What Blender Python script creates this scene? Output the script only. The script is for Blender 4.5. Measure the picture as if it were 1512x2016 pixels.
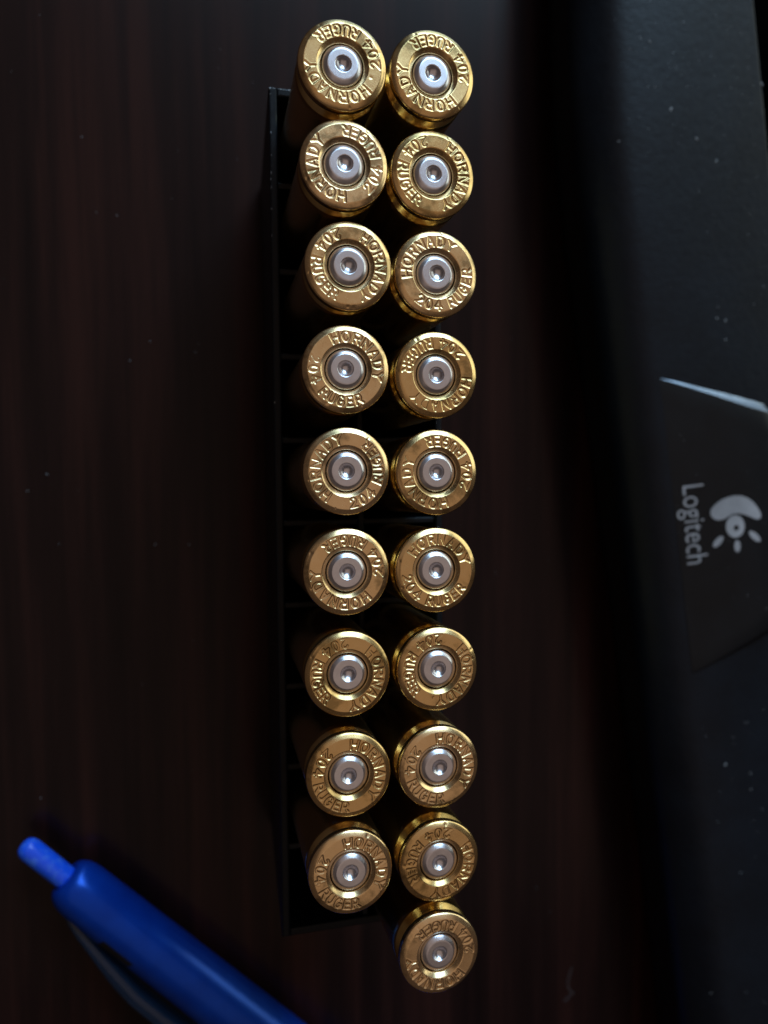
import bpy, math, random
import numpy as np
from mathutils import Vector, Matrix, Euler

for o in list(bpy.data.objects):
    bpy.data.objects.remove(o, do_unlink=True)
scene = bpy.context.scene
COL = scene.collection
MM = 0.001
PI = math.pi

# ------------------------------------------------------------------ camera
CAM_H = 132.18
cam_d = bpy.data.cameras.new("camera")
cam = bpy.data.objects.new("camera", cam_d)
COL.objects.link(cam)
cam_d.sensor_fit = 'VERTICAL'
cam_d.sensor_height = 24.0
cam_d.sensor_width = 18.0
cam_d.lens = 24.0 * 1515.0 / 2016.0
cam_d.clip_start = 0.005
cam_d.clip_end = 20.0
cam.matrix_world = Matrix(((0.9675244, 0.0218824, -0.2518286, 0.0),
                           (-0.0092601, 0.9986455, 0.0511992, 0.0),
                           (0.2526079, -0.0472045, 0.9664166, CAM_H * MM),
                           (0, 0, 0, 1)))
cam_d.dof.use_dof = True
cam_d.dof.focus_distance = 0.0855
cam_d.dof.aperture_fstop = cam_d.lens / 1.45
scene.camera = cam

# ------------------------------------------------------------------ light
world = bpy.data.worlds.new("World")
scene.world = world
world.use_nodes = True
bg = world.node_tree.nodes["Background"]
bg.inputs[0].default_value = (1.0, 0.70, 0.60, 1)
bg.inputs[1].default_value = 0.045


def area(name, loc, target, sx, sy, power, color, spread=180):
    l = bpy.data.lights.new(name, 'AREA')
    l.shape = 'RECTANGLE'
    l.size, l.size_y = sx, sy
    l.energy = power
    l.color = color
    l.spread = math.radians(spread)
    o = bpy.data.objects.new(name, l)
    COL.objects.link(o)
    o.location = loc
    d = Vector(target) - Vector(loc)
    o.rotation_euler = d.to_track_quat('-Z', 'Y').to_euler()
    return o


area("window_light", (0.38, 1.10, 0.60), (0.02, 0, 0.03), 0.80, 1.05, 17.5, (0.49, 0.75, 1.0))
area("ceiling_light", (0.0, 0.10, 1.30), (0.0, 0.10, 0), 2.0, 2.0, 3.0, (1.0, 0.73, 0.57))
area("room_light", (0.92, 0.48, 0.26), (0.02, 0, 0.03), 0.9, 0.46, 2.3, (0.93, 1.0, 0.86))

scene.view_settings.view_transform = 'Standard'
scene.view_settings.look = 'None'
scene.view_settings.exposure = 0.0
scene.view_settings.gamma = 1.0
scene.cycles.use_denoising = True
scene.cycles.max_bounces = 10


# ------------------------------------------------------------------ helpers
def tag(o, label=None, cat=None, group=None, kind=None):
    if label:
        o["label"] = label
    if cat:
        o["category"] = cat
    if group:
        o["group"] = group
    if kind:
        o["kind"] = kind
    return o


def empty(name, loc=(0, 0, 0)):
    o = bpy.data.objects.new(name, None)
    o.empty_display_size = 0.005
    COL.objects.link(o)
    o.location = Vector(loc) * MM
    return o


def make_mesh(name, verts, faces, mat, smooth=True):
    me = bpy.data.meshes.new(name)
    me.from_pydata([tuple(c * MM for c in v) for v in verts], [], faces)
    me.materials.append(mat)
    if smooth:
        me.polygons.foreach_set("use_smooth", [True] * len(me.polygons))
    me.update()
    return me


def link(name, me, parent=None):
    o = bpy.data.objects.new(name, me)
    COL.objects.link(o)
    if parent:
        o.parent = parent
    return o


def grid_mesh(name, P, mat, wrap=True):
    """P: (rows, cols, 3) in mm -> quad mesh, optional wrap along cols."""
    nr, nc, _ = P.shape
    idx = np.arange(nr * nc).reshape(nr, nc)
    if wrap:
        a = idx[:-1, :]
        b = np.roll(idx, -1, axis=1)[:-1, :]
        c = np.roll(idx, -1, axis=1)[1:, :]
        d = idx[1:, :]
    else:
        a, b, c, d = idx[:-1, :-1], idx[:-1, 1:], idx[1:, 1:], idx[1:, :-1]
    q = np.stack([a, d, c, b], -1).reshape(-1, 4)
    me = bpy.data.meshes.new(name)
    me.vertices.add(nr * nc)
    me.vertices.foreach_set("co", (P.reshape(-1, 3) * MM).astype(np.float32).ravel())
    me.loops.add(len(q) * 4)
    me.loops.foreach_set("vertex_index", q.astype(np.int32).ravel())
    me.polygons.add(len(q))
    me.polygons.foreach_set("loop_start", np.arange(0, len(q) * 4, 4, dtype=np.int32))
    me.polygons.foreach_set("loop_total", np.full(len(q), 4, dtype=np.int32))
    me.update(calc_edges=True)
    me.polygons.foreach_set("use_smooth", [True] * len(q))
    me.materials.append(mat)
    me.update()
    return me


def lathe(name, prof, mat, n=96):
    """prof: list of (r, z) from the top axis outwards and down."""
    t = np.linspace(0, 2 * PI, n, endpoint=False)
    pr = np.array(prof, float)
    P = np.zeros((len(pr), n, 3))
    P[..., 0] = pr[:, 0:1] * np.cos(t)
    P[..., 1] = pr[:, 0:1] * np.sin(t)
    P[..., 2] = pr[:, 1:2]
    return grid_mesh(name, P, mat, True)


def bevel_box(name, lo, hi, b, mat, bottom=False):
    """box with bevelled upper edges (b mm)."""
    (x0, y0, z0), (x1, y1, z1) = lo, hi

    def ring(i, z):
        return [(x0 + i, y0 + i, z), (x1 - i, y0 + i, z), (x1 - i, y1 - i, z), (x0 + i, y1 - i, z)]
    k = b * 0.3
    rings = [ring(0, z0), ring(0, z1 - b), ring(k, z1 - k), ring(b, z1)]
    v = [p for r in rings for p in r]
    f = []
    for i in range(3):
        for j in range(4):
            f.append((i * 4 + j, i * 4 + (j + 1) % 4, (i + 1) * 4 + (j + 1) % 4, (i + 1) * 4 + j))
    f.append((12, 13, 14, 15))
    f.append((3, 2, 1, 0))
    return make_mesh(name, v, f, mat, smooth=False)


# ------------------------------------------------------------------ materials
def new_mat(name):
    m = bpy.data.materials.new(name)
    m.use_nodes = True
    nt = m.node_tree
    return m, nt, nt.nodes["Principled BSDF"]


def N(nt, kind, **kw):
    n = nt.nodes.new(kind)
    for k, v in kw.items():
        if k in ('operation', 'blend_type', 'data_type', 'noise_dimensions', 'musgrave_type', 'feature', 'distance'):
            setattr(n, k, v)
        else:
            n.inputs[k].default_value = v
    return n


def ramp(nt, fac, stops):
    r = nt.nodes.new('ShaderNodeValToRGB')
    e = r.color_ramp.elements
    while len(e) < len(stops):
        e.new(0.5)
    for i, (p, c) in enumerate(stops):
        e[i].position = p
        e[i].color = c if len(c) == 4 else (*c, 1)
    nt.links.new(fac, r.inputs[0])
    return r


def obj_coords(nt, scale=(1, 1, 1), rnd=True):
    tc = nt.nodes.new('ShaderNodeTexCoord')
    mp = nt.nodes.new('ShaderNodeMapping')
    mp.inputs['Scale'].default_value = scale
    nt.links.new(tc.outputs['Object'], mp.inputs['Vector'])
    if rnd:
        oi = nt.nodes.new('ShaderNodeObjectInfo')
        mul = N(nt, 'ShaderNodeMath', operation='MULTIPLY')
        mul.inputs[1].default_value = 37.0
        nt.links.new(oi.outputs['Random'], mul.inputs[0])
        nt.links.new(mul.outputs[0], mp.inputs['Location'])
    return mp.outputs[0]


def brass(name, rough, tarnish):
    m, nt, p = new_mat(name)
    p.inputs['Metallic'].default_value = 1.0
    co = obj_coords(nt)
    n1 = N(nt, 'ShaderNodeTexNoise', Scale=330.0, Detail=4.0, Roughness=0.6)
    nt.links.new(co, n1.inputs['Vector'])
    r1 = ramp(nt, n1.outputs['Fac'], [(0.36, (0.48, 0.34, 0.15)), (0.47, (0.90, 0.62, 0.28)), (0.7, (0.96, 0.69, 0.34))] if tarnish
              else [(0.3, (0.72, 0.50, 0.20)), (0.7, (0.86, 0.62, 0.26))])
    oi2 = nt.nodes.new('ShaderNodeObjectInfo')
    mr2 = N(nt, 'ShaderNodeMapRange')
    mr2.inputs['To Min'].default_value = 0.84
    mr2.inputs['To Max'].default_value = 1.06
    nt.links.new(oi2.outputs['Random'], mr2.inputs['Value'])
    hs = nt.nodes.new('ShaderNodeHueSaturation')
    nt.links.new(mr2.outputs[0], hs.inputs['Value'])
    sub = N(nt, 'ShaderNodeMath', operation='SUBTRACT')
    sub.inputs[0].default_value = 1.95
    nt.links.new(mr2.outputs[0], sub.inputs[1])
    nt.links.new(sub.outputs[0], hs.inputs['Saturation'])
    nt.links.new(r1.outputs[0], hs.inputs['Color'])
    nt.links.new(hs.outputs[0], p.inputs['Base Color'])
    n2 = N(nt, 'ShaderNodeTexNoise', Scale=1500.0, Detail=5.0, Roughness=0.65)
    nt.links.new(co, n2.inputs['Vector'])
    mr = N(nt, 'ShaderNodeMapRange')
    mr.inputs['To Min'].default_value = rough - 0.06
    mr.inputs['To Max'].default_value = rough + 0.09
    nt.links.new(n2.outputs['Fac'], mr.inputs['Value'])
    nt.links.new(mr.outputs[0], p.inputs['Roughness'])
    n3 = N(nt, 'ShaderNodeTexNoise', Scale=2600.0, Detail=3.0, Roughness=0.6)
    nt.links.new(co, n3.inputs['Vector'])
    b = N(nt, 'ShaderNodeBump', Strength=0.22, Distance=0.000006)
    tc = nt.nodes.new('ShaderNodeTexCoord')
    sx = nt.nodes.new('ShaderNodeSeparateXYZ')
    nt.links.new(tc.outputs['Object'], sx.inputs[0])
    cx = nt.nodes.new('ShaderNodeCombineXYZ')
    nt.links.new(sx.outputs[0], cx.inputs[0])
    nt.links.new(sx.outputs[1], cx.inputs[1])
    ln = nt.nodes.new('ShaderNodeVectorMath')
    ln.operation = 'LENGTH'
    nt.links.new(cx.outputs[0], ln.inputs[0])
    nr = N(nt, 'ShaderNodeTexNoise', Scale=5200.0, Detail=2.0)
    nr.noise_dimensions = '1D'
    nt.links.new(ln.outputs['Value'], nr.inputs['W'])
    ad = N(nt, 'ShaderNodeMath', operation='MULTIPLY_ADD')
    ad.inputs[1].default_value = 0.55
    nt.links.new(nr.outputs['Fac'], ad.inputs[0])
    nt.links.new(n3.outputs['Fac'], ad.inputs[2])
    nt.links.new(ad.outputs[0], b.inputs['Height'])
    nt.links.new(b.outputs[0], p.inputs['Normal'])
    return m


M_RIM = brass("brass_head", 0.24, True)
M_CASE = brass("brass_wall", 0.22, False)

M_NICKEL, nt, p = new_mat("nickel_primer")
p.inputs['Metallic'].default_value = 1.0
co = obj_coords(nt)
n1 = N(nt, 'ShaderNodeTexNoise', Scale=900.0, Detail=4.0, Roughness=0.6)
nt.links.new(co, n1.inputs['Vector'])
r1 = ramp(nt, n1.outputs['Fac'], [(0.3, (0.68, 0.68, 0.73)), (0.7, (0.80, 0.80, 0.85))])
nt.links.new(r1.outputs[0], p.inputs['Base Color'])
p.inputs['Roughness'].default_value = 0.29
b = N(nt, 'ShaderNodeBump', Strength=0.15, Distance=0.000008)
nt.links.new(n1.outputs['Fac'], b.inputs['Height'])
nt.links.new(b.outputs[0], p.inputs['Normal'])

M_TRAY, nt, p = new_mat("black_tray_plastic")
co = obj_coords(nt, rnd=False)
n1 = N(nt, 'ShaderNodeTexNoise', Scale=700.0, Detail=4.0)
nt.links.new(co, n1.inputs['Vector'])
p.inputs['Base Color'].default_value = (0.003, 0.005, 0.008, 1)
p.inputs['Specular IOR Level'].default_value = 0.18
mr = N(nt, 'ShaderNodeMapRange')
mr.inputs['To Min'].default_value = 0.28
mr.inputs['To Max'].default_value = 0.5
nt.links.new(n1.outputs['Fac'], mr.inputs['Value'])
nt.links.new(mr.outputs[0], p.inputs['Roughness'])
b = N(nt, 'ShaderNodeBump', Strength=0.3, Distance=0.0001)
nt.links.new(n1.outputs['Fac'], b.inputs['Height'])
nt.links.new(b.outputs[0], p.inputs['Normal'])

M_WOOD, nt, p = new_mat("dark_polished_wood")
co = obj_coords(nt, (1.0, 0.045, 1.0), rnd=False)
n1 = N(nt, 'ShaderNodeTexNoise', Scale=150.0, Detail=6.0, Roughness=0.55, Distortion=0.3)
nt.links.new(co, n1.inputs['Vector'])
n2 = N(nt, 'ShaderNodeTexNoise', Scale=520.0, Detail=4.0, Roughness=0.6)
nt.links.new(co, n2.inputs['Vector'])
mx = N(nt, 'ShaderNodeMath', operation='MULTIPLY_ADD')
mx.inputs[1].default_value = 0.35
nt.links.new(n2.outputs['Fac'], mx.inputs[0])
nt.links.new(n1.outputs['Fac'], mx.inputs[2])
r1 = ramp(nt, mx.outputs[0], [(0.42, (0.0042, 0.0022, 0.0026)), (0.66, (0.0135, 0.0054, 0.0050)), (0.86, (0.029, 0.0100, 0.0080))])
nt.links.new(r1.outputs[0], p.inputs['Base Color'])
p.inputs['Roughness'].default_value = 0.30
p.inputs['Specular IOR Level'].default_value = 0.13
p.inputs['Coat Weight'].default_value = 0.06
p.inputs['Coat Roughness'].default_value = 0.12
b = N(nt, 'ShaderNodeBump', Strength=0.06, Distance=0.0003)
nt.links.new(n1.outputs['Fac'], b.inputs['Height'])
nt.links.new(b.outputs[0], p.inputs['Normal'])


def plastic(name, base, rough, bump=0.25, scale=1400.0, spec=0.5):
    m, nt, p = new_mat(name)
    co = obj_coords(nt, rnd=False)
    n1 = N(nt, 'ShaderNodeTexNoise', Scale=scale, Detail=3.0, Roughness=0.6)
    nt.links.new(co, n1.inputs['Vector'])
    n2 = N(nt, 'ShaderNodeTexNoise', Scale=90.0, Detail=5.0, Roughness=0.65)
    nt.links.new(co, n2.inputs['Vector'])
    r1 = ramp(nt, n2.outputs['Fac'], [(0.35, tuple(c * 0.8 for c in base)), (0.75, tuple(c * 1.35 for c in base))])
    nt.links.new(r1.outputs[0], p.inputs['Base Color'])
    mr = N(nt, 'ShaderNodeMapRange')
    mr.inputs['To Min'].default_value = rough - 0.07
    mr.inputs['To Max'].default_value = rough + 0.07
    nt.links.new(n1.outputs['Fac'], mr.inputs['Value'])
    nt.links.new(mr.outputs[0], p.inputs['Roughness'])
    p.inputs['Specular IOR Level'].default_value = spec
    if bump:
        b = N(nt, 'ShaderNodeBump', Strength=bump, Distance=0.00012)
        nt.links.new(n1.outputs['Fac'], b.inputs['Height'])
        nt.links.new(b.outputs[0], p.inputs['Normal'])
    return m


M_KEY = plastic("matte_black_keyboard_plastic", (0.0050, 0.0082, 0.0130), 0.40, 0.5, 900.0, 0.23)
M_KEYSMOOTH = plastic("smooth_black_keyboard_plastic", (0.006, 0.0075, 0.0095), 0.36, 0.10, 1400.0, 0.26)
M_PRINT = plastic("grey_print", (0.36, 0.36, 0.38), 0.6, 0.0)
M_DUST = plastic("pale_dust", (0.20, 0.20, 0.21), 0.8, 0.0)
M_GRIT = plastic("pale_grit", (0.34, 0.36, 0.38), 0.8, 0.0)
M_BURR = plastic("whitened_plastic_edge", (0.42, 0.46, 0.52), 0.6, 0.0)
M_EDGE_GLEAM, nt, p = new_mat("painted_edge_highlight")  # silvery metal put in so the panel's upper slope shows a bright highlight
p.inputs['Metallic'].default_value = 1.0
co = obj_coords(nt, rnd=False)
n1 = N(nt, 'ShaderNodeTexNoise', Scale=300.0, Detail=4.0)
nt.links.new(co, n1.inputs['Vector'])
r1 = ramp(nt, n1.outputs['Fac'], [(0.3, (0.24, 0.28, 0.34)), (0.7, (0.33, 0.38, 0.45))])
nt.links.new(r1.outputs[0], p.inputs['Base Color'])
p.inputs['Roughness'].default_value = 0.48
M_SLOT = plastic("black_slot", (0.004, 0.004, 0.005), 0.5, 0.0)

M_PEN, nt, p = new_mat("blue_pen_plastic")
co = obj_coords(nt, rnd=False)
n1 = N(nt, 'ShaderNodeTexNoise', Scale=220.0, Detail=5.0, Roughness=0.6)
nt.links.new(co, n1.inputs['Vector'])
r1 = ramp(nt, n1.outputs['Fac'], [(0.35, (0.003, 0.044, 0.42)), (0.7, (0.004, 0.060, 0.52))])
nt.links.new(r1.outputs[0], p.inputs['Base Color'])
p.inputs['Roughness'].default_value = 0.31
p.inputs['Metallic'].default_value = 0.30
p.inputs['Specular IOR Level'].default_value = 0.8
p.inputs['Specular Tint'].default_value = (0.22, 0.55, 1.0, 1)
p.inputs['Coat Weight'].default_value = 0.06
p.inputs['Coat Roughness'].default_value = 0.1
M_BUTTON, nt, p = new_mat("bright_blue_button_plastic")
co = obj_coords(nt, rnd=False)
n1 = N(nt, 'ShaderNodeTexNoise', Scale=700.0, Detail=5.0, Roughness=0.7)
nt.links.new(co, n1.inputs['Vector'])
r1 = ramp(nt, n1.outputs['Fac'], [(0.5, (0.012, 0.115, 1.0)), (0.68, (0.07, 0.24, 1.0))])
nt.links.new(r1.outputs[0], p.inputs['Base Color'])
p.inputs['Roughness'].default_value = 0.3
M_CLIP, nt, p = new_mat("clear_blue_clip_plastic")
p.inputs['Base Color'].default_value = (0.05, 0.12, 0.26, 1)
p.inputs['Transmission Weight'].default_value = 0.8
p.inputs['Roughness'].default_value = 0.08
p.inputs['IOR'].default_value = 1.45

# ------------------------------------------------------------------ tabletop
tv = [(-500, -500, 0), (700, -500, 0), (700, 600, 0), (-500, 600, 0),
      (-500, -500, -25), (700, -500, -25), (700, 600, -25), (-500, 600, -25)]
tf = [(0, 1, 2, 3), (7, 6, 5, 4), (0, 4, 5, 1), (1, 5, 6, 2), (2, 6, 7, 3), (3, 7, 4, 0)]
tag(link("tabletop", make_mesh("tabletop", tv, tf, M_WOOD, False)), kind="structure",
    label="dark polished wooden tabletop with fine vertical grain")

# ------------------------------------------------------------------ cartridge tray
TX0, TX1, TY0, TY1, TZ = 11.6, 34.5, -62.3, 49.1, 31.5
tray = empty("cartridge_tray", ((TX0 + TX1) / 2, (TY0 + TY1) / 2, 0))
tag(tray, "narrow black plastic grid tray holding the two rows of brass cartridges", "tray")


def tray_part(name, lo, hi, b=0.16):
    cx, cy = (TX0 + TX1) / 2, (TY0 + TY1) / 2
    lo = (lo[0] - cx, lo[1] - cy, lo[2])
    hi = (hi[0] - cx, hi[1] - cy, hi[2])
    me = bevel_box(name, lo, hi, b, M_TRAY)
    if name != "tray_floor":          # the outer walls draw in towards the foot
        for v in me.vertices:
            if v.co.z < 3.0 * MM:
                f = 1 - (v.co.z / MM - 0.2) / 31.3
                x, y = v.co.x / MM, v.co.y / MM
                if abs(x) > (TX1 - TX0) / 2 - 1.3:
                    v.co.x -= math.copysign(2.0 * f, x) * MM
                if abs(y) > (TY1 - TY0) / 2 - 1.3:
                    v.co.y -= math.copysign(1.2 * f, y) * MM
    return link(name, me, tray)


WL = 1.05
tray_part("side_wall", (TX0, TY0, 0.2), (TX0 + WL, TY1, TZ), 0.22)
tray_part("side_wall", (TX1 - 0.85, TY0, 0.2), (TX1, TY1, TZ), 0.22)
tray_part("end_wall", (TX0 + WL, TY1 - WL, 0.2), (TX1 - 0.85, TY1, TZ - 0.02), 0.22)
tray_part("end_wall", (TX0 + WL, TY0, 0.2), (TX1 - 0.85, TY0 + WL, TZ - 0.02), 0.22)
tray_part("tray_floor", (TX0 + WL + 1.9, TY0 + WL + 1.1, 0.6), (TX1 - 0.85 - 1.9, TY1 - WL - 1.1, 2.4), 0.05)
XC = (TX0 + WL + TX1 - 0.85) / 2
tray_part("long_divider", (XC - 0.4, TY0 + WL, 2.4), (XC + 0.4, TY1 - WL, TZ - 0.5))
PITCH = (TY1 - TY0 - 2 * WL) / 10
for k in range(1, 10):
    y = TY1 - WL - k * PITCH
    for xa, xb in ((TX0 + WL, XC - 0.4), (XC + 0.4, TX1 - 0.85)):
        tray_part("cross_divider", (xa, y - 0.4, 2.4), (xb, y + 0.4, TZ - 0.7))
# whitened burrs along the worn outer edge of the tray
rb = random.Random(4)
bv, bf = [], []


def flake(V, F, c, size, rnd, flat=0.35, stretch=(1, 1), ang=None):
    """irregular little lump of 8 faces."""
    b0 = len(V)
    a0 = rnd.uniform(0, 6.28) if ang is None else ang
    pts = []
    for i in range(6):
        a = i * PI / 3
        r = size * rnd.uniform(0.55, 1.15)
        x, y = r * math.cos(a) * stretch[0], r * math.sin(a) * stretch[1]
        pts.append((c[0] + x * math.cos(a0) - y * math.sin(a0), c[1] + x * math.sin(a0) + y * math.cos(a0), c[2]))
    V.extend(pts)
    V.append((c[0], c[1], c[2] + size * flat))
    for i in range(6):
        F.append((b0 + i, b0 + (i + 1) % 6, b0 + 6))
    F.append((b0 + 5, b0 + 4, b0 + 3, b0 + 2, b0 + 1, b0))


cx0, cy0 = (TX0 + TX1) / 2, (TY0 + TY1) / 2
for (yy, s, st) in [(48.9, .16, 1), (48.2, .10, 2), (43.4, .13, 1.6), (40.6, .10, 2.6), (39.3, .09, 2.5), (38.4, .12, 2.4),
                    (37.6, .09, 2), (36.6, .1, 2), (35.2, .07, 2), (33.9, .08, 1.6), (30.5, .06, 2), (27.0, .06, 1.5), (9.2, .10, 1.3), (-6, .06, 1.2)]:
    flake(bv, bf, (TX0 + 0.16 + rb.uniform(-.04, .08) - cx0, yy - cy0, TZ - 0.05), s * 1.3, rb, 0.6, (st, 0.6), PI / 2 + rb.uniform(-.3, .3))
for (xx, s) in [(12.3, .08), (13.1, .1), (13.6, .07), (14.3, .12)]:
    flake(bv, bf, (xx - cx0, TY1 - 0.15 - cy0, TZ - 0.05), s * 1.3, rb, 0.6, (2, 0.6), rb.uniform(-.4, .4))
for (xx, yy, s, st) in [(34.0, -7.6, .12, 2.2), (33.8, 6.8, .06, 2), (33.95, -6.2, .05, 3), (24.6, -8.0, .05, 3), (22.0, -9.9, .09, 2.0)]:
    flake(bv, bf, (xx - cx0, yy - cy0, TZ - 0.02), s, rb, 0.5, (st, 0.5))
burr = link("burr", make_mesh("burr", bv, bf, M_BURR, False), tray)
burr["kind"] = "stuff"

# ------------------------------------------------------------------ cartridges
R_RIM = 4.78
ORD = ["topmost", "second", "third", "fourth", "fifth", "sixth", "seventh", "eighth", "ninth", "bottom"]
LEFT = [(17.36, 43.54, 250), (17.42, 33.18, 203), (17.79, 22.47, -2), (17.34, 11.37, 49), (17.30, 0.31, 167),
        (17.16, -10.77, 244), (17.14, -22.17, -19), (17.14, -33.57, 19), (17.23, -44.72, 35)]
RIGHT = [(27.49, 43.77, 242), (27.46, 32.99, -6), (27.77, 22.15, 122), (27.72, 11.0, -73), (27.69, 0.10, 221),
         (27.56, -10.98, 79), (27.68, -22.38, -25), (27.76, -33.84, 28), (27.78, -44.96, -38), (27.73, -55.92, -112)]


def arc(cx, cy, rx, ry, a0, a1, n=8):
    return [(cx + rx * math.cos(math.radians(a0 + (a1 - a0) * i / n)), cy + ry * math.sin(math.radians(a0 + (a1 - a0) * i / n))) for i in range(n + 1)]


GLYPH = {  # strokes in a box x,y in -0.5..0.5
    'H': [[(-.5, -.5), (-.5, .5)], [(.5, -.5), (.5, .5)], [(-.5, 0), (.5, 0)]],
    'O': [arc(0, 0, .5, .5, 0, 360, 16)],
    '0': [arc(0, 0, .42, .5, 0, 360, 16)],
    'R': [[(-.45, -.5), (-.45, .5), (.15, .5)] + arc(.15, .22, .3, .28, 90, -90, 6) + [(-.45, -.06)], [(.05, -.06), (.5, -.5)]],
    'N': [[(-.5, -.5), (-.5, .5), (.5, -.5), (.5, .5)]],
    'A': [[(-.5, -.5), (0, .5), (.5, -.5)], [(-.3, -.14), (.3, -.14)]],
    'D': [[(-.45, -.5), (-.45, .5), (.0, .5)] + arc(0, 0, .48, .5, 90, -90, 8) + [(-.45, -.5)]],
    'Y': [[(-.5, .5), (0, 0.02), (.5, .5)], [(0, 0.02), (0, -.5)]],
    'U': [[(-.45, .5), (-.45, -.1)] + arc(0, -.1, .45, .4, 180, 360, 8) + [(.45, .5)]],
    'G': [arc(0, 0, .47, .5, 50, 360, 14)[:-1] + [(.47, -.05), (.1, -.05)]],
    'E': [[(.45, .5), (-.4, .5), (-.4, -.5), (.45, -.5)], [(-.4, 0), (.32, 0)]],
    '2': [arc(0, .22, .42, .28, 165, -30, 8) + [(-.45, -.5), (.48, -.5)]],
    '4': [[(.2, -.5), (.2, .5), (-.48, -.18), (.5, -.18)]],
}


def seg_dist(px, py, a, b):
    ax, ay = a
    bx, by = b
    dx, dy = bx - ax, by - ay
    L2 = dx * dx + dy * dy + 1e-12
    t = np.clip(((px - ax) * dx + (py - ay) * dy) / L2, 0, 1)
    return np.hypot(px - ax - t * dx, py - ay - t * dy)


def headstamp_depth(rr, th, c_deg, rnd):
    """depth (mm) pressed into the face at radius rr, angle th."""
    D = np.zeros_like(rr)
    rc, LH, LW, HW = 3.50, 1.04, 0.76, 0.178
    letters = []
    for i, ch in enumerate("HORNADY"):
        letters.append((ch, c_deg + 60.5 - 20.2 * i, 1))
    for i, ch in enumerate("204"):
        letters.append((ch, c_deg + 114 + 17.8 * i, -1))
    for i, ch in enumerate("RUGER"):
        letters.append((ch, c_deg + 177 + 16.4 * i, -1))
    tilt = rnd.uniform(0, 2 * PI)   # the bunter struck a little deeper on one side
    for ch, deg, sgn in letters:
        a = math.radians(deg)
        da = (th - a + PI) % (2 * PI) - PI
        mask = np.abs(da) < 0.26
        if not mask.any():
            continue
        x = -sgn * da[mask] * rc
        y = sgn * (rr[mask] - rc)
        dist = np.full(x.shape, 9.0)
        worn = rnd.random() < 0.07
        for st in GLYPH[ch]:
            pen_ = 0.085 if worn and rnd.random() < 0.5 else 0.0
            pts = [(q[0] * (LW - (0.08 if sgn < 0 else 0)), q[1] * LH) for q in st]
            for s0, s1 in zip(pts[:-1], pts[1:]):
                dist = np.minimum(dist, seg_dist(x, y, s0, s1) + pen_)
        amp = (0.092 + 0.020 * math.cos(a - tilt)) * rnd.uniform(0.8, 1.1)
        prof = np.clip(1 - (dist / HW) ** 2, 0, 1) ** 1.1
        # slight burr raised beside the stroke
        ridge = np.exp(-((dist - HW * 1.25) / (HW * 0.28)) ** 2) * 0.10
        D[mask] = np.maximum(D[mask], amp * prof) - amp * ridge * (prof <= 0)
    return D


NT = 480
TH = np.linspace(0, 2 * PI, NT, endpoint=False)


def rim_mesh(c_deg, seed):
    rnd = random.Random(seed)
    prof = [(2.31, -1.3), (2.32, -0.46), (2.35, -0.41), (2.44, -0.33), (2.54, -0.24), (2.64, -0.15), (2.72, -0.08), (2.78, -0.03), (2.83, -0.004), (2.87, 0)]
    n_face0 = len(prof)
    for r in np.arange(2.92, 4.11, 0.045):
        prof.append((float(r), 0.0))
    n_face1 = len(prof)
    # rounded outer edge
    prof += [(4.14, -0.005), (4.18, -0.020), (4.25, -0.056), (4.36, -0.116), (4.47, -0.178), (4.58, -0.243), (4.68, -0.310), (4.745, -0.38), (4.775, -0.48), (4.78, -0.62), (4.78, -1.10),
             (4.74, -1.18), (4.66, -1.24), (4.30, -1.42), (4.10, -1.60)]
    pr = np.array(prof)
    rr = np.repeat(pr[:, 0:1], NT, 1)
    zz = np.repeat(pr[:, 1:2], NT, 1)
    th = np.repeat(TH[None, :], len(pr), 0)
    face = np.zeros(len(pr))
    face[n_face0 - 1:n_face1] = 1
    zz = zz - headstamp_depth(rr, th, c_deg, rnd) * face[:, None]
    # gentle waviness and a few dings in the face and edge
    for k in range(5):
        a, A, ph = rnd.randint(1, 5), rnd.uniform(0.004, 0.010), rnd.uniform(0, 6.28)
        zz = zz + A * np.sin(a * th + ph) * ((rr > 2.7) & (rr < 4.5)) * (rr - 2.7) * 0.5
    for k in range(4):
        a, r0, s = rnd.uniform(0, 6.28), rnd.choice([4.2, 4.4, 4.5, 3.2]), rnd.uniform(0.08, 0.22)
        d2 = (rr * np.cos(th) - r0 * math.cos(a)) ** 2 + (rr * np.sin(th) - r0 * math.sin(a)) ** 2
        zz = zz - 0.05 * np.exp(-d2 / (s * s)) * (rr > 2.8)
    P = np.stack([1.012 * rr * np.cos(th), 1.012 * rr * np.sin(th), zz], -1)
    return grid_mesh("rim", P, M_RIM, True)


case_me = lathe("case", [(4.10, -1.60), (4.10, -2.05), (4.22, -2.25), (4.66, -2.85), (4.74, -3.0), (4.745, -4.0), (4.70, -12), (4.66, -22), (4.56, -35.0),
                         (4.50, -35.7), (4.3, -36.2), (3.05, -38.4), (2.93, -39.0), (2.92, -47.0), (2.62, -47.0), (2.62, -39), (2.5, -38)], M_CASE, 96)


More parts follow.
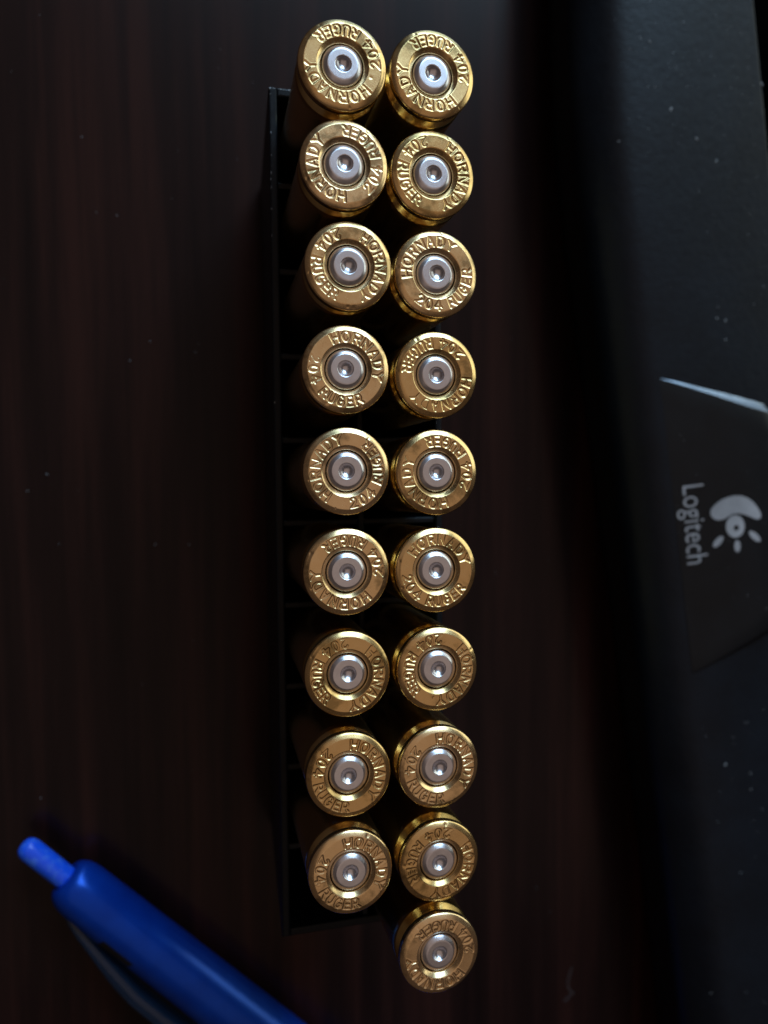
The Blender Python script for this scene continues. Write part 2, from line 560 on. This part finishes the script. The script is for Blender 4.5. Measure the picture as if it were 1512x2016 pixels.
def primer_mesh(seed):
    rnd = random.Random(seed)
    n = 96
    t = np.linspace(0, 2 * PI, n, endpoint=False)
    rs, zs = [], []
    for r in np.linspace(0.0, 1.12, 24):
        q = min(r / 0.92, 1.0)
        z = -0.56 * (1 - q ** 2.0) ** 1.0
        if r > 0.70:
            w = min(1, (r - 0.70) / 0.36)
            w = w * w * (3 - 2 * w)
            z = z * (1 - w)
        rs.append(max(r, 0.001))
        zs.append(z)
    for r in np.linspace(1.2, 1.62, 4):
        rs.append(r); zs.append(0)
    for r, z in ((1.66, -0.010), (1.70, -0.030), (1.78, -0.080), (1.87, -0.138), (1.96, -0.198), (2.05, -0.262), (2.12, -0.322), (2.18, -0.40), (2.22, -0.49), (2.24, -0.60)):
        rs.append(r); zs.append(z)
    rs.append(2.24); zs.append(-1.3)
    rs, zs = np.array(rs), np.array(zs)
    ox, oy = rnd.uniform(-.14, .16), rnd.uniform(-.08, .14)
    dep = rnd.uniform(0.85, 1.12)
    zs = np.where(rs < 1.1, zs * dep, zs)
    fall = np.clip(1 - rs / 1.6, 0, 1)
    P = np.zeros((len(rs), n, 3))
    P[..., 0] = rs[:, None] * np.cos(t) + ox * fall[:, None]
    P[..., 1] = rs[:, None] * np.sin(t) + oy * fall[:, None]
    P[..., 2] = zs[:, None]
    return grid_mesh("primer", P, M_NICKEL, True)


primers = [primer_mesh(s) for s in range(5)]
SECT = ["at right", "at upper right", "at top", "at upper left", "at left", "at lower left", "at bottom", "at lower right"]
rc = random.Random(11)
proto = None
for row, (pts, rowname, cellx) in enumerate(((LEFT, "left", (TX0 + WL + XC - 0.4) / 2), (RIGHT, "right", (XC + 0.4 + TX1 - 0.85) / 2))):
    for i, (hx, hy, ang) in enumerate(pts):
        cy = TY1 - WL - (i + 0.5) * PITCH
        top = Vector((hx + 0.1, hy * 1.003 - 0.12, 49.6))
        foot = Vector((cellx + (0.9 if row == 0 else -0.9) + rc.uniform(-.3, .3), cy + rc.uniform(-.4, .4), 2.6))
        axis = (top - foot).normalized()
        if proto is None:
            root = empty("brass_cartridge")
            case = link("case", case_me, root)
            pri = link("primer", primers[0], root)
            proto = (root, case, pri)
        else:
            root = proto[0].copy()
            COL.objects.link(root)
            case = proto[1].copy()
            COL.objects.link(case)
            case.parent = root
            pri = proto[2].copy()
            COL.objects.link(pri)
            pri.parent = root
            pri.data = primers[(i * 2 + row * 3) % 5]
        rim = link("rim", rim_mesh(ang, 100 + row * 20 + i), root)
        pri.location = (0, 0, (-0.05 + rc.uniform(-.05, .02)) * MM)
        # the head keeps its compass bearing; the axis leans with the cell
        q = Vector((0, 0, 1)).rotation_difference(axis)
        root.rotation_mode = 'QUATERNION'
        root.rotation_quaternion = q
        root.location = top * MM
        sec = SECT[int(((ang + 132) % 360 + 22.5) // 45) % 8]
        if rowname == "left" and i == 8:
            o_ = "lowest brass cartridge of the left row, above the empty cell"
        elif i == 0:
            o_ = "topmost brass cartridge of the %s row" % rowname
        elif i == 9:
            o_ = "lowest brass cartridge of the right row"
        else:
            o_ = "%s brass cartridge from the top in the %s row" % (ORD[i], rowname)
        if rowname == "left" and i == 8:
            lab = o_
        else:
            lab = o_ + ", stamped 204 " + sec
        tag(root, lab, "cartridge", "brass cartridges standing head up in the tray")

# ------------------------------------------------------------------ keyboard
E0 = Vector((73.97, -6.55, 0))
EV = Vector((0.1365, -0.9906, 0))
EU = Vector((0.9906, 0.1365, 0))
kb = empty("computer_keyboard", E0)
kb.rotation_euler = (0, 0, math.atan2(EU.y, EU.x))   # local x = u (away), local -y = v (down the picture)
tag(kb, "black computer keyboard with broad palm rest and grey printed logo along the right", "keyboard")


def edge_u(v):
    e = 0.0
    if v < -55:
        e = 1.9 * ((-55 - v) / 30.0) ** 1.6
    return e + 0.35 * math.sin(v * 0.028)


def palm_z(u):
    """height of the palm rest across its depth."""
    return 17.4 + 1.2 * (1 - math.exp(-max(u - 4.6, 0) / 4.6)) - 0.0009 * max(u - 14, 0) ** 2 * 0.9


# front trim: wall, undercut and rolled lip
vs = np.linspace(-175, 190, 148)
wall = [(3.4, 0.5), (1.9, 1.2), (0.9, 4.0), (0.3, 8.0), (0.12, 10.6)]
P = np.zeros((len(vs), len(wall), 3))
for a, v in enumerate(vs):
    for b_, (u, z) in enumerate(wall):
        P[a, b_] = (u + edge_u(v), -v, z)
link("front_wall", grid_mesh("front_wall", P, M_KEYSMOOTH, False), kb)
lip = [(0.11, 10.45), (0.03, 11.0), (0.0, 11.3), (0.1, 12.0), (0.45, 12.9), (1.1, 13.9), (2.0, 14.9), (2.9, 15.75), (3.7, 16.42), (4.4, 16.92), (5.0, 17.27), (5.6, 17.54), (6.2, 17.74)]
# palm rest top, sinking softly around the raised logo panel
us = np.concatenate([np.linspace(6.9, 32.0, 52), [32.3, 32.5, 32.6, 32.6]])
P = np.zeros((len(vs), len(lip) + len(us), 3))
for a, v in enumerate(vs):
    for b_, (u, z) in enumerate(lip):
        P[a, b_] = (u + edge_u(v), -v, z)
    for b_, u in enumerate(us):
        z = palm_z(u)
        if b_ >= len(us) - 3:
            z -= (0.08, 0.45, 7.0)[b_ - len(us) + 3]
        P[a, len(lip) + b_] = (u + edge_u(v) * max(0, 1 - (u - 5) / 20), -v, z)
link("palm_rest", grid_mesh("palm_rest", P, M_KEY, False), kb)

# raised trapezoid panel carrying the logo
top_edge = [(6.9, -21.2), (9.5, -20.2), (12.6, -18.9), (15.5, -17.7), (18.4, -16.5), (21.5, -15.2), (24.4, -14.1), (26.2, -13.4)]
bot_edge = [(6.9, 30.0), (9.5, 29.2), (12.6, 28.2), (15.5, 27.3), (18.4, 26.4), (21.5, 25.3), (24.4, 24.2), (26.2, 23.4)]


def panel_rise(u):
    return -0.10 + 0.12 * min(1, max(0, (u - 4.6) / 3.0)) + 1.55 * min(1, max(0, (u - 6.2) / 16.0)) ** 1.15


NS = 7
rowsP = []
for (u, va), (_, vb) in zip(top_edge, bot_edge):
    zb, h = palm_z(u), panel_rise(u)
    w = 0.35 + 1.15 * h
    line = []
    for k in range(NS):      # slope down to the upper palm rest
        f = k / (NS - 1)
        line.append((u, -(va + w * (f - 0.55)), zb - 0.05 + (h + 0.05) * (f * f * (3 - 2 * f))))
    for f in np.linspace(0.06, 0.94, 12):
        line.append((u, -(va + w + (vb - va - 2 * w) * f), zb + h))
    for k in range(NS):
        f = 1 - k / (NS - 1)
        line.append((u, -(vb - w * (f - 0.55)), zb - 0.05 + (h + 0.05) * (f * f * (3 - 2 * f))))
    rowsP.append(line)
# right end rounding over towards the keys
u, (va, vb) = 26.2, (-13.4, 23.4)
for du, dz, ins in ((0.5, 0.12, .35), (0.9, 0.45, .8), (1.2, 0.95, 1.2), (1.5, 1.9, 1.5)):
    base = rowsP[7]
    line = []
    for (x, y, z) in base:
        yc = -(va + vb) / 2
        sc = 1 - ins / 18.0
        zz = max(z - dz, palm_z(27) - 0.06)
        line.append((26.2 + du, yc + (y - yc) * sc, zz))
    rowsP.append(line)
RP = np.array(rowsP)
panel = link("logo_panel", grid_mesh("logo_panel", RP[:, NS - 2:-NS + 2][:, ::-1, :], M_KEYSMOOTH, False), kb)
link("panel_slope", grid_mesh("panel_slope", RP[:, :NS - 1][:, ::-1, :], M_EDGE_GLEAM, False), kb)  # upper slope of the panel, its light streak put into a silver material
link("panel_slope", grid_mesh("panel_slope", RP[:, -NS + 1:][:, ::-1, :], M_KEYSMOOTH, False), kb)


def flat_shape(name, pts, z0, parent, holes=None, thick=0.05):
    """flat printed shape as a thin solid sheet in keyboard u,v."""
    n = len(pts)
    zt = [panel_top(u) + thick for u, v in pts]
    if holes is None:
        cu, cv = sum(p_[0] for p_ in pts) / n, sum(p_[1] for p_ in pts) / n
        v = [(u, -vv, z) for (u, vv), z in zip(pts, zt)] + [(u, -vv, z - thick - .02) for (u, vv), z in zip(pts, zt)]
        h = n // 2
        top = ([(i, n - 1 - i, n - 2 - i, i + 1) for i in range(h - 1)] if name == "logo_crescent" else [tuple(range(n))[::-1]])
        f = top + [(i, (i + 1) % n, n + (i + 1) % n, n + i) for i in range(n)]
    else:
        m = len(holes)
        hz = [panel_top(u) + thick for u, vv in holes]
        v = [(u, -vv, z) for (u, vv), z in zip(pts, zt)] + [(u, -vv, z) for (u, vv), z in zip(holes, hz)]
        f = [(i, n + i, n + (i + 1) % n, (i + 1) % n) for i in range(n)]
    return link(name, make_mesh(name, v, f, M_PRINT, False), parent)


def panel_top(u):
    us_ = [p_[0] for p_ in top_edge]
    zs_ = [palm_z(a) + panel_rise(a) for a in us_]
    return float(np.interp(u, us_, zs_))


CRES = [(12.96, 2.76), (13.22, 2.06), (13.99, 1.38), (15.11, 0.76), (16.43, 0.46), (17.72, 0.38), (18.87, 0.56), (19.99, 1.12), (20.95, 1.97), (21.66, 3.0),
        (22.14, 3.99), (22.23, 4.71), (21.77, 5.09), (21.18, 5.03), (20.51, 4.64), (19.62, 4.14), (18.73, 3.72), (17.82, 3.47), (16.88, 3.49), (16.14, 3.78),
        (15.28, 4.11), (14.35, 4.16), (13.57, 3.86), (13.12, 3.34)]
flat_shape("logo_crescent", CRES, 0, panel)
eye = [(17.21 + 1.72 * math.cos(a) * 1.0, 5.67 + 1.95 * math.sin(a)) for a in np.arange(24) / 24 * 2 * PI]
hole = [(17.38 + 0.50 * math.cos(a), 5.95 + 0.50 * math.sin(a)) for a in np.arange(24) / 24 * 2 * PI]
flat_shape("logo_eye", eye, 0, panel, hole)
for (a, b_) in (((14.75, 7.07), (12.94, 8.52)), ((17.31, 8.16), (17.13, 10.11)), ((19.75, 7.0), (21.49, 8.92))):
    A, B = Vector(a), Vector(b_)
    mid, d = (A + B) / 2, (B - A)
    L = d.length / 2
    d.normalize()
    nrm = Vector((-d.y, d.x))
    pts = [tuple(mid + d * (L * 1.05) * math.cos(t) + nrm * 0.56 * math.sin(t)) for t in np.arange(16) / 16 * 2 * PI]
    if (pts[1][0] - pts[0][0]) * (pts[2][1] - pts[1][1]) - (pts[1][1] - pts[0][1]) * (pts[2][0] - pts[1][0]) < 0:
        pts = pts[::-1]
    flat_shape("logo_ray", pts, 0, panel)

fc = bpy.data.curves.new("lettering", 'FONT')
fc.body = "Logitech"
fc.size = 1.0
fc.resolution_u = 6
fc.space_character = 1.02
tmp = bpy.data.objects.new("lettering_source", fc)
COL.objects.link(tmp)
dg = bpy.context.evaluated_depsgraph_get()
dg.update()
tme = bpy.data.meshes.new_from_object(tmp.evaluated_get(dg))
bpy.data.objects.remove(tmp, do_unlink=True)
co = np.zeros(len(tme.vertices) * 3)
tme.vertices.foreach_get("co", co)
co = co.reshape(-1, 3)
x0, x1 = co[:, 0].min(), co[:, 0].max()
capH = 0.70
tx = (co[:, 0] - x0) / (x1 - x0) * 13.55       # along v
ty = co[:, 1] / capH * 3.75                    # along u (letters' tops face the keys)
uu = 8.62 + ty - 0.045 * tx
vv = -2.6 + tx + 0.02 * ty
out = np.stack([uu, -vv, np.array([panel_top(a) for a in uu]) + 0.05], -1) * MM
tme.vertices.foreach_set("co", out.astype(np.float32).ravel())
tme.materials.clear()
tme.materials.append(M_PRINT)
tme.update()
link("logo_lettering", tme, panel)

# key bed and the keys at the far edge of the palm rest
bed = [(32.6, 175, 11.5), (60, 175, 11.5), (60, -190, 11.5), (32.6, -190, 11.5), (32.6, 175, 1), (60, 175, 1), (60, -190, 1), (32.6, -190, 1)]
link("key_bed", make_mesh("key_bed", bed, [(3, 2, 1, 0), (0, 1, 5, 4), (1, 2, 6, 5), (2, 3, 7, 6), (3, 0, 4, 7), (4, 5, 6, 7)], M_KEYSMOOTH, False), kb)


def key_mesh(w):
    def ring(i, z):
        return [(i, i, z), (17 - i, i, z), (17 - i, w - i, z), (i, w - i, z)]
    rings = [ring(0, 11.6), ring(0.4, 14.0), ring(1.6, 18.2), ring(1.9, 18.7), ring(2.6, 18.9)]
    v = [q for r in rings for q in r]
    f = [(i * 4 + j, i * 4 + (j + 1) % 4, (i + 1) * 4 + (j + 1) % 4, (i + 1) * 4 + j) for i in range(4) for j in range(4)] + [(16, 17, 18, 19)]
    return make_mesh("key", v, f, M_KEYSMOOTH, False)


km = key_mesh(18.2)
for k in range(-8, 7):
    ko = link("key", km, kb)
    ko.location = Vector((34.3, 48 + k * 19.0, 0)) * MM

# ------------------------------------------------------------------ pen
A0 = Vector((-17.95, -64.7, 4.9))
AX = Vector((0.697, -0.717, 0.0)).normalized()
pen = empty("ballpoint_pen", A0)
pen.rotation_euler = (0, 0, math.atan2(AX.y, AX.x))   # local x runs from the button towards the tip
tag(pen, "blue plastic click pen lying diagonally with its bright push button pointing left", "pen")


def xlathe(name, prof, mat, n=64):
    t = np.linspace(0, 2 * PI, n, endpoint=False)
    pr = np.array(prof, float)
    P = np.zeros((len(pr), n, 3))
    P[..., 0] = pr[:, 0:1]
    P[..., 1] = pr[:, 1:2] * np.cos(t)
    P[..., 2] = pr[:, 1:2] * np.sin(t)
    return grid_mesh(name, P, mat, True)


barrel = [(1.5, 1.6), (-1.6, 1.75), (-1.9, 2.0), (-2.0, 2.4), (-1.85, 2.9), (-1.4, 3.4), (-0.6, 3.85), (0.5, 4.12), (2.0, 4.25), (8, 4.33), (20, 4.52), (45, 4.82), (70, 4.85), (95, 4.6),
          (110, 4.0), (124, 2.2), (130, 1.2), (130.5, 0.01)]
link("barrel", xlathe("barrel", barrel, M_PEN), pen)
link("push_button", xlathe("push_button", [(-10.7, 0.01), (-10.68, 0.5), (-10.5, 1.05), (-10.15, 1.45), (-9.7, 1.68), (-9.0, 1.8), (-2, 1.78), (1.4, 1.58)], M_BUTTON, 48), pen)
# clear clip bowing out on the lower left flank (local -y)
cp = [(1.6, 3.6), (3.5, 4.35), (6, 5.0), (9, 5.6), (12, 6.25), (16, 7.1), (20, 7.7), (26, 7.9), (34, 7.6), (42, 6.8), (48, 6.0), (50, 5.4)]
P = []
for i, (x, off) in enumerate(cp):
    th_ = 0.55 + 0.85 * min(1, i / 5)
    wz = 1.3 + 0.7 * min(1, i / 4)
    ring = []
    for a in np.arange(16) / 16 * 2 * PI:
        ca, sa = math.cos(a), math.sin(a)
        ring.append((x, -(off - 0.3 * min(1, i / 5) + th_ * math.copysign(abs(ca) ** 0.6, ca)), -0.2 + wz * math.copysign(abs(sa) ** 0.6, sa)))
    P.append(ring)
P = np.array(P)
c0 = P[0].mean(0); c1 = P[-1].mean(0)
P = np.concatenate([np.repeat(c0[None, None], 16, 1) + (P[:1] - c0) * 0.02, P, np.repeat(c1[None, None], 16, 1) + (P[-1:] - c1) * 0.02], 0)
link("clip", grid_mesh("clip", P, M_CLIP, True), pen)
# dark slot in the barrel beside the clip's root
sv, sf = [], []
for i, x in enumerate((8.6, 14.8)):
    for a in np.radians([120, 126, 132, 138, 144]):
        for r in (4.2, 4.44):
            sv.append((x, r * math.cos(a), r * math.sin(a)))
for k in range(4):
    a, b_ = k * 2, k * 2 + 2
    sf.append((a + 1, b_ + 1, 10 + b_ + 1, 10 + a + 1))
sf += [(1, 0, 10, 11), (9, 8, 18, 19), (0, 1, 3, 2), (2, 3, 5, 4), (4, 5, 7, 6), (6, 7, 9, 8), (10, 11, 13, 12), (12, 13, 15, 14), (14, 15, 17, 16), (16, 17, 19, 18)]
link("clip_slot", make_mesh("clip_slot", sv, sf, M_SLOT, False), pen)

# ------------------------------------------------------------------ dust
rd = random.Random(8)
dv, df = [], []
for (x, y, s) in [(-14.3, 53.3, .22), (-9.3, 41.5, .2), (-.8, 44.9, .16), (-7.9, 18.5, .25), (-4.7, 21.7, .2), (-23.9, -2.4, .22), (-20.9, .2, .28), (-4.7, -11.5, .26),
                  (.7, -11.7, .22), (-23.4, -52.1, .28), (2.5, 20.2, .18), (3.0, 21.6, .16), (64, -80, .2), (67, -85, .16), (48, -60, .14)]:
    flake(dv, df, (x, y, 0.01), s * 0.62, rd, 0.5, (1.5, 0.7))
for k in range(60):
    flake(dv, df, (rd.uniform(-28, 70), rd.uniform(-85, 75), 0.01), rd.uniform(.03, .09), rd, 0.5, (1.4, .8))
tag(link("table_dust", make_mesh("table_dust", dv, df, M_DUST, False)), "pale dust specks lying scattered on the dark tabletop", "dust", kind="stuff")
dv, df = [], []


def kb_local(x, y):
    r = Vector((x, y, 0)) - E0
    return r.dot(EU), r.dot(EV)


for (x, y, s) in [(75.16, 69.73, .22), (79.16, 59.39, .34), (70.15, 53.75, .2), (84.07, 55.03, .32), (87.88, 51.8, .26), (88.46, 25.65, .24), (90.09, 25.37, .24), (90.14, 22.1, .22),
                  (96.86, 65.51, .3), (91.5, -52.0, .3), (96.67, -56.99, .2), (96.62, -54.03, .2), (89.82, -94.06, .18)]:
    u, v = kb_local(x, y)
    flake(dv, df, (u, -v, palm_z(u) + 0.01), s * 0.75, rd, 0.5, (1.6, 0.7))
for k in range(230):
    u, v = rd.uniform(6, 31), rd.choice([rd.uniform(-92, -30), rd.uniform(-92, -60), rd.uniform(36, 110)])
    flake(dv, df, (u, -v, palm_z(u) + 0.01), rd.uniform(.03, .10) ** 1.0, rd, 0.5, (1.5, .8))
for k in range(30):
    u, v = rd.uniform(7, 24), rd.uniform(-12, 22)
    flake(dv, df, (u, -v, panel_top(u) + 0.01), rd.uniform(.03, .07), rd, 0.5, (1.5, .8))
kd = link("keyboard_dust", make_mesh("keyboard_dust", dv, df, M_GRIT, False))
kd.matrix_world = Matrix.Translation(E0 * MM) @ Matrix.Rotation(math.atan2(EU.y, EU.x), 4, 'Z')
tag(kd, "pale dust specks and grit scattered over the black palm rest", "dust", kind="stuff")
# a stray fibre near the lower end of the keyboard
fp = [(71.5, -97.2), (70.9, -99.2), (70.7, -100.8), (71.3, -101.9), (71.9, -102.4), (70.9, -103.0), (69.9, -103.7)]
P = []
for i, (x, y) in enumerate(fp):
    P.append([(x + 0.045 * math.cos(a), y + 0.02 * math.cos(a), 0.09 + 0.045 * math.sin(a)) for a in np.arange(6) / 6 * 2 * PI])
tag(link("stray_fibre", grid_mesh("stray_fibre", np.array(P), M_DUST, True)), "thin pale bent fibre lying on the table beside the keyboard", "fibre")
